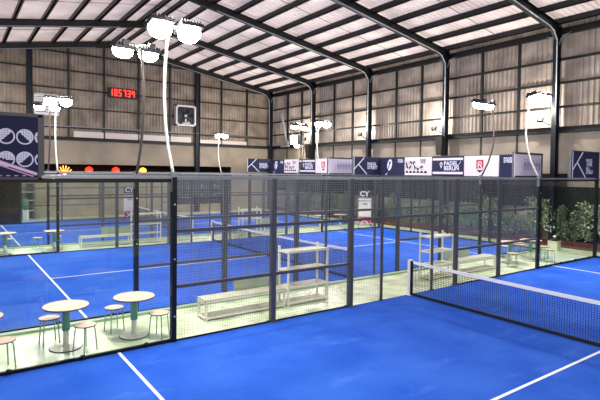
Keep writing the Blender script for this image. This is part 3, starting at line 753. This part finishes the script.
# bar lamps
for i, (x, m_, l) in enumerate([(-3.1, 'neon_orange', 'orange spiky glowing bar lamp in the dark opening'), (-1.62, 'neon_red', 'red glowing bar lamp left of the sign in the dark opening'),
                            (.1, 'neon_red', 'red glowing bar lamp above the upright sign'), (1.95, 'neon_orange', 'orange red glowing bar lamp right of the upright sign')]):
    e = empty('bar_lamp', (x, WY+.8, 2.98), 0, l, 'lamp', 'glowing lamps in the bar')
    b = MB()
    if i == 0:
        for k in range(6): a = math.radians(35+k*22); b.beam((0, 0, -.35), (.5*math.cos(a), 0, -.35+.6*math.sin(a)), .05, .05)
    else: b.lathe([(.05, -.22), (.20, -.15), (.26, 0), (.18, .13), (.05, .2)], n=16)
    b.build('shade', m_, e)
    b = MB(); b.tube([(0, 0, .15), (0, 0, .26)], .012, 5); b.build('cord', 'black', e)
    ld = bpy.data.lights.new('glow', 'POINT'); ld.energy = 22; ld.color = (1, .16, .06) if m_ == 'neon_red' else (1, .45, .15); ld.shadow_soft_size = .2
    lo = bpy.data.objects.new('glow', ld); C.objects.link(lo); lo.parent = e; lo.location = (0, -.3, -.1)
# bar counter with shelves behind the deep opening
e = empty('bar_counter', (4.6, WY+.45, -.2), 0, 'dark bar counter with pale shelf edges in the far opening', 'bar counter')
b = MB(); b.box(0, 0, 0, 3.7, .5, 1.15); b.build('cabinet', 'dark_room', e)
for z in (1.2, 1.9, 2.45):
    b = MB(); b.box(0, -.05, z-.02, 3.7, .5, z+.01); b.build('shelf', 'post_grey', e)
for k in range(18):
    b = MB(); h = random.uniform(.2, .34); b.lathe([(.045, 0), (.045, h*.6), (.016, h*.75), (.016, h)], n=8)
    o = b.build('bottle', ['bottle', 'white_plastic', 'green_metal'][k % 3], None, (4.9+(k % 9)*.36, WY+.62, -.2+(1.22 if k < 9 else 1.92)))
    tag(o, 'small %s bottle on the %s of the dark far bar' % (['brown', 'white', 'green'][k % 3], 'counter' if k < 9 else 'upper shelf'), 'bottle', '%s bottles on the bar %s' % (['brown', 'white', 'green'][k % 3], 'counter' if k < 9 else 'upper shelf'))
# dark teal tarp, shelf and dispenser at the far left
b = MB(); n = 24
for i in range(n):
    x0 = -9.5+i*3.9/n; x1 = -9.5+(i+1)*3.9/n; y0 = WY-.10-.03*math.sin(i*1.3); y1 = WY-.10-.03*math.sin((i+1)*1.3)
    b.poly([(x0, y0, .55), (x1, y1, .55), (x1, y1, 2.3), (x0, y0, 2.3)]); b.poly([(x0, y0+.02, .55), (x0, y0+.02, 2.3), (x1, y1+.02, 2.3), (x1, y1+.02, .55)])
tag(b.build('tarpaulin', 'teal_tarp'), 'dark teal tarpaulin hanging on the far wall at the left edge', 'tarpaulin')
e = empty('metal_shelf', (-5.95, WY-.75, -.02), 0, 'dim metal shelf against the far wall beside the teal tarpaulin', 'shelf')
for z in (.5, 1.1, 1.6, 2.15):
    b = MB(); b.box(0, 0, z, .95, .4, z+.05); b.build('shelf', 'galv_light', e)
for x, y in ((0, 0), (.92, 0), (0, .37), (.92, .37)):
    b = MB(); b.box(x, y, 0, x+.03, y+.03, 2.2); b.build('post', 'post_grey', e)
e = empty('water_dispenser', (-5.55, WY-1.3, -.02), 0, 'teal bottle water dispenser on white stand at the far left', 'water dispenser')
b = MB(); b.box(-.16, -.16, 0, .16, .16, .62); b.build('stand', 'white_plastic', e)
b = MB(); b.lathe([(.08, .62), (.16, .72), (.16, 1.2), (.1, 1.28)], n=16); b.build('bottle', 'green_metal', e)

# ================================================================== planter and shrubs along the right wall
b = MB(); b.box(11.45, .2, -.02, 11.6, 24.8, .27); b.box(11.45, .2, -.02, WX-.06, .32, .27)
pl = tag(b.build('planter', 'planter_brick'), 'long low reddish brick planter along the right wall', 'planter')
b = MB(); b.box(11.6, .32, -.02, WX-.06, 24.8, .2); b.build('soil', 'soil', pl)
def shrub_mesh(seed, h, w, n, mats, leaf=.11):
    rnd = random.Random(seed); b = MB(); cl = [(rnd.uniform(-w, w), rnd.uniform(-.12, .14), rnd.uniform(.25, h-.1)) for _ in range(13)]
    for i in range(n):
        c = rnd.choice(cl); rr = .24*rnd.random()**.5; a = rnd.uniform(0, 6.28); e_ = rnd.uniform(-1.4, 1.4)
        p = Vector((c[0]+rr*math.cos(a)*math.cos(e_)*1.2, max(-.34, min(.22, c[1]+rr*math.sin(a)*math.cos(e_)*.7)), max(.05, c[2]+rr*math.sin(e_))))
        d = Vector((rnd.gauss(0, 1), rnd.gauss(-.3, 1), rnd.gauss(-.1, .8))).normalized(); s = d.cross(Vector((rnd.random(), rnd.random(), 1))).normalized()
        l = leaf*rnd.uniform(.6, 1.3); k = rnd.choice([0, 0, 0, 1, 1, 2])
        b.poly([p, p+d*l*.5+s*l*.3, p+d*l, p+d*l*.5-s*l*.3], k)
    return b
def make_shrub(seed, h, w, n, mats, leaf):
    e = empty('shrub'); shrub_mesh(seed, h, w, n, mats, leaf).build('foliage', mats, e)
    b = MB(); rnd = random.Random(seed)
    for k in range(5):
        x = rnd.uniform(-w*.7, w*.7); b.tube([(x*.3, 0, 0), (x*.7, rnd.uniform(-.1, .1), h*.4), (x, rnd.uniform(-.15, .1), h*.85)], [.025, .016, .007], 5)
    b.build('stem', 'bark', e); return e
G1 = ['leaf_dark', 'leaf_mid', 'leaf_dark']; G2 = ['leaf_mid', 'leaf_pale', 'leaf_dark']; G3 = ['leaf_mid', 'leaf_bright', 'leaf_dark']
protos = [make_shrub(1, 1.5, .5, 1500, G1, .12), make_shrub(2, 1.3, .5, 1500, G2, .11), make_shrub(3, 1.65, .52, 1600, G2, .13), make_shrub(4, 1.4, .48, 1100, G3, .17)]
used = [False]*4
spots = [(.9, 2, 'broad pale and green leafy shrub at the right edge by the dark screen'), (1.9, 0, 'dark leafy shrub behind the cream flower box'), (3.1, 2, 'tall grey green shrub right of the corridor tables'),
         (4.3, 1, 'grey green shrub on the brick planter above the tables'), (5.5, 2, 'tall pale shrub behind the right-hand mesh fence'), (6.6, 3, 'bright green leafy shrub behind the right-hand mesh fence'),
         (7.8, 1, 'grey green shrub just right of the speaker column'), (9.0, 0, 'dark shrub just left of the speaker column'), (10.3, 1, 'pale shrub behind the middle of the fence'),
         (11.6, 0, 'dark green shrub right of the upright sign'), (12.9, 0, 'dark green shrub behind the upright sign'), (14.3, 1, 'pale green shrub left of the upright sign'),
         (15.7, 0, 'dark shrub by the third column of the wall'), (17.2, 0, 'dark shrub half way down the far court'), (18.9, 1, 'pale shrub near the second column of the wall'),
         (20.6, 0, 'distant dark shrub next to the last column'), (22.3, 1, 'distant pale shrub nearest the corner')]
for y, k, l in spots:
    t = protos[k] if not used[k] else copy_tree(protos[k]); used[k] = True
    t.location = (11.82, y, .19); t.rotation_euler = (0, 0, math.pi/2); t.scale = (1, .8, random.uniform(.9, 1.08)); tag(t, l, 'shrub', 'shrubs along the right wall')
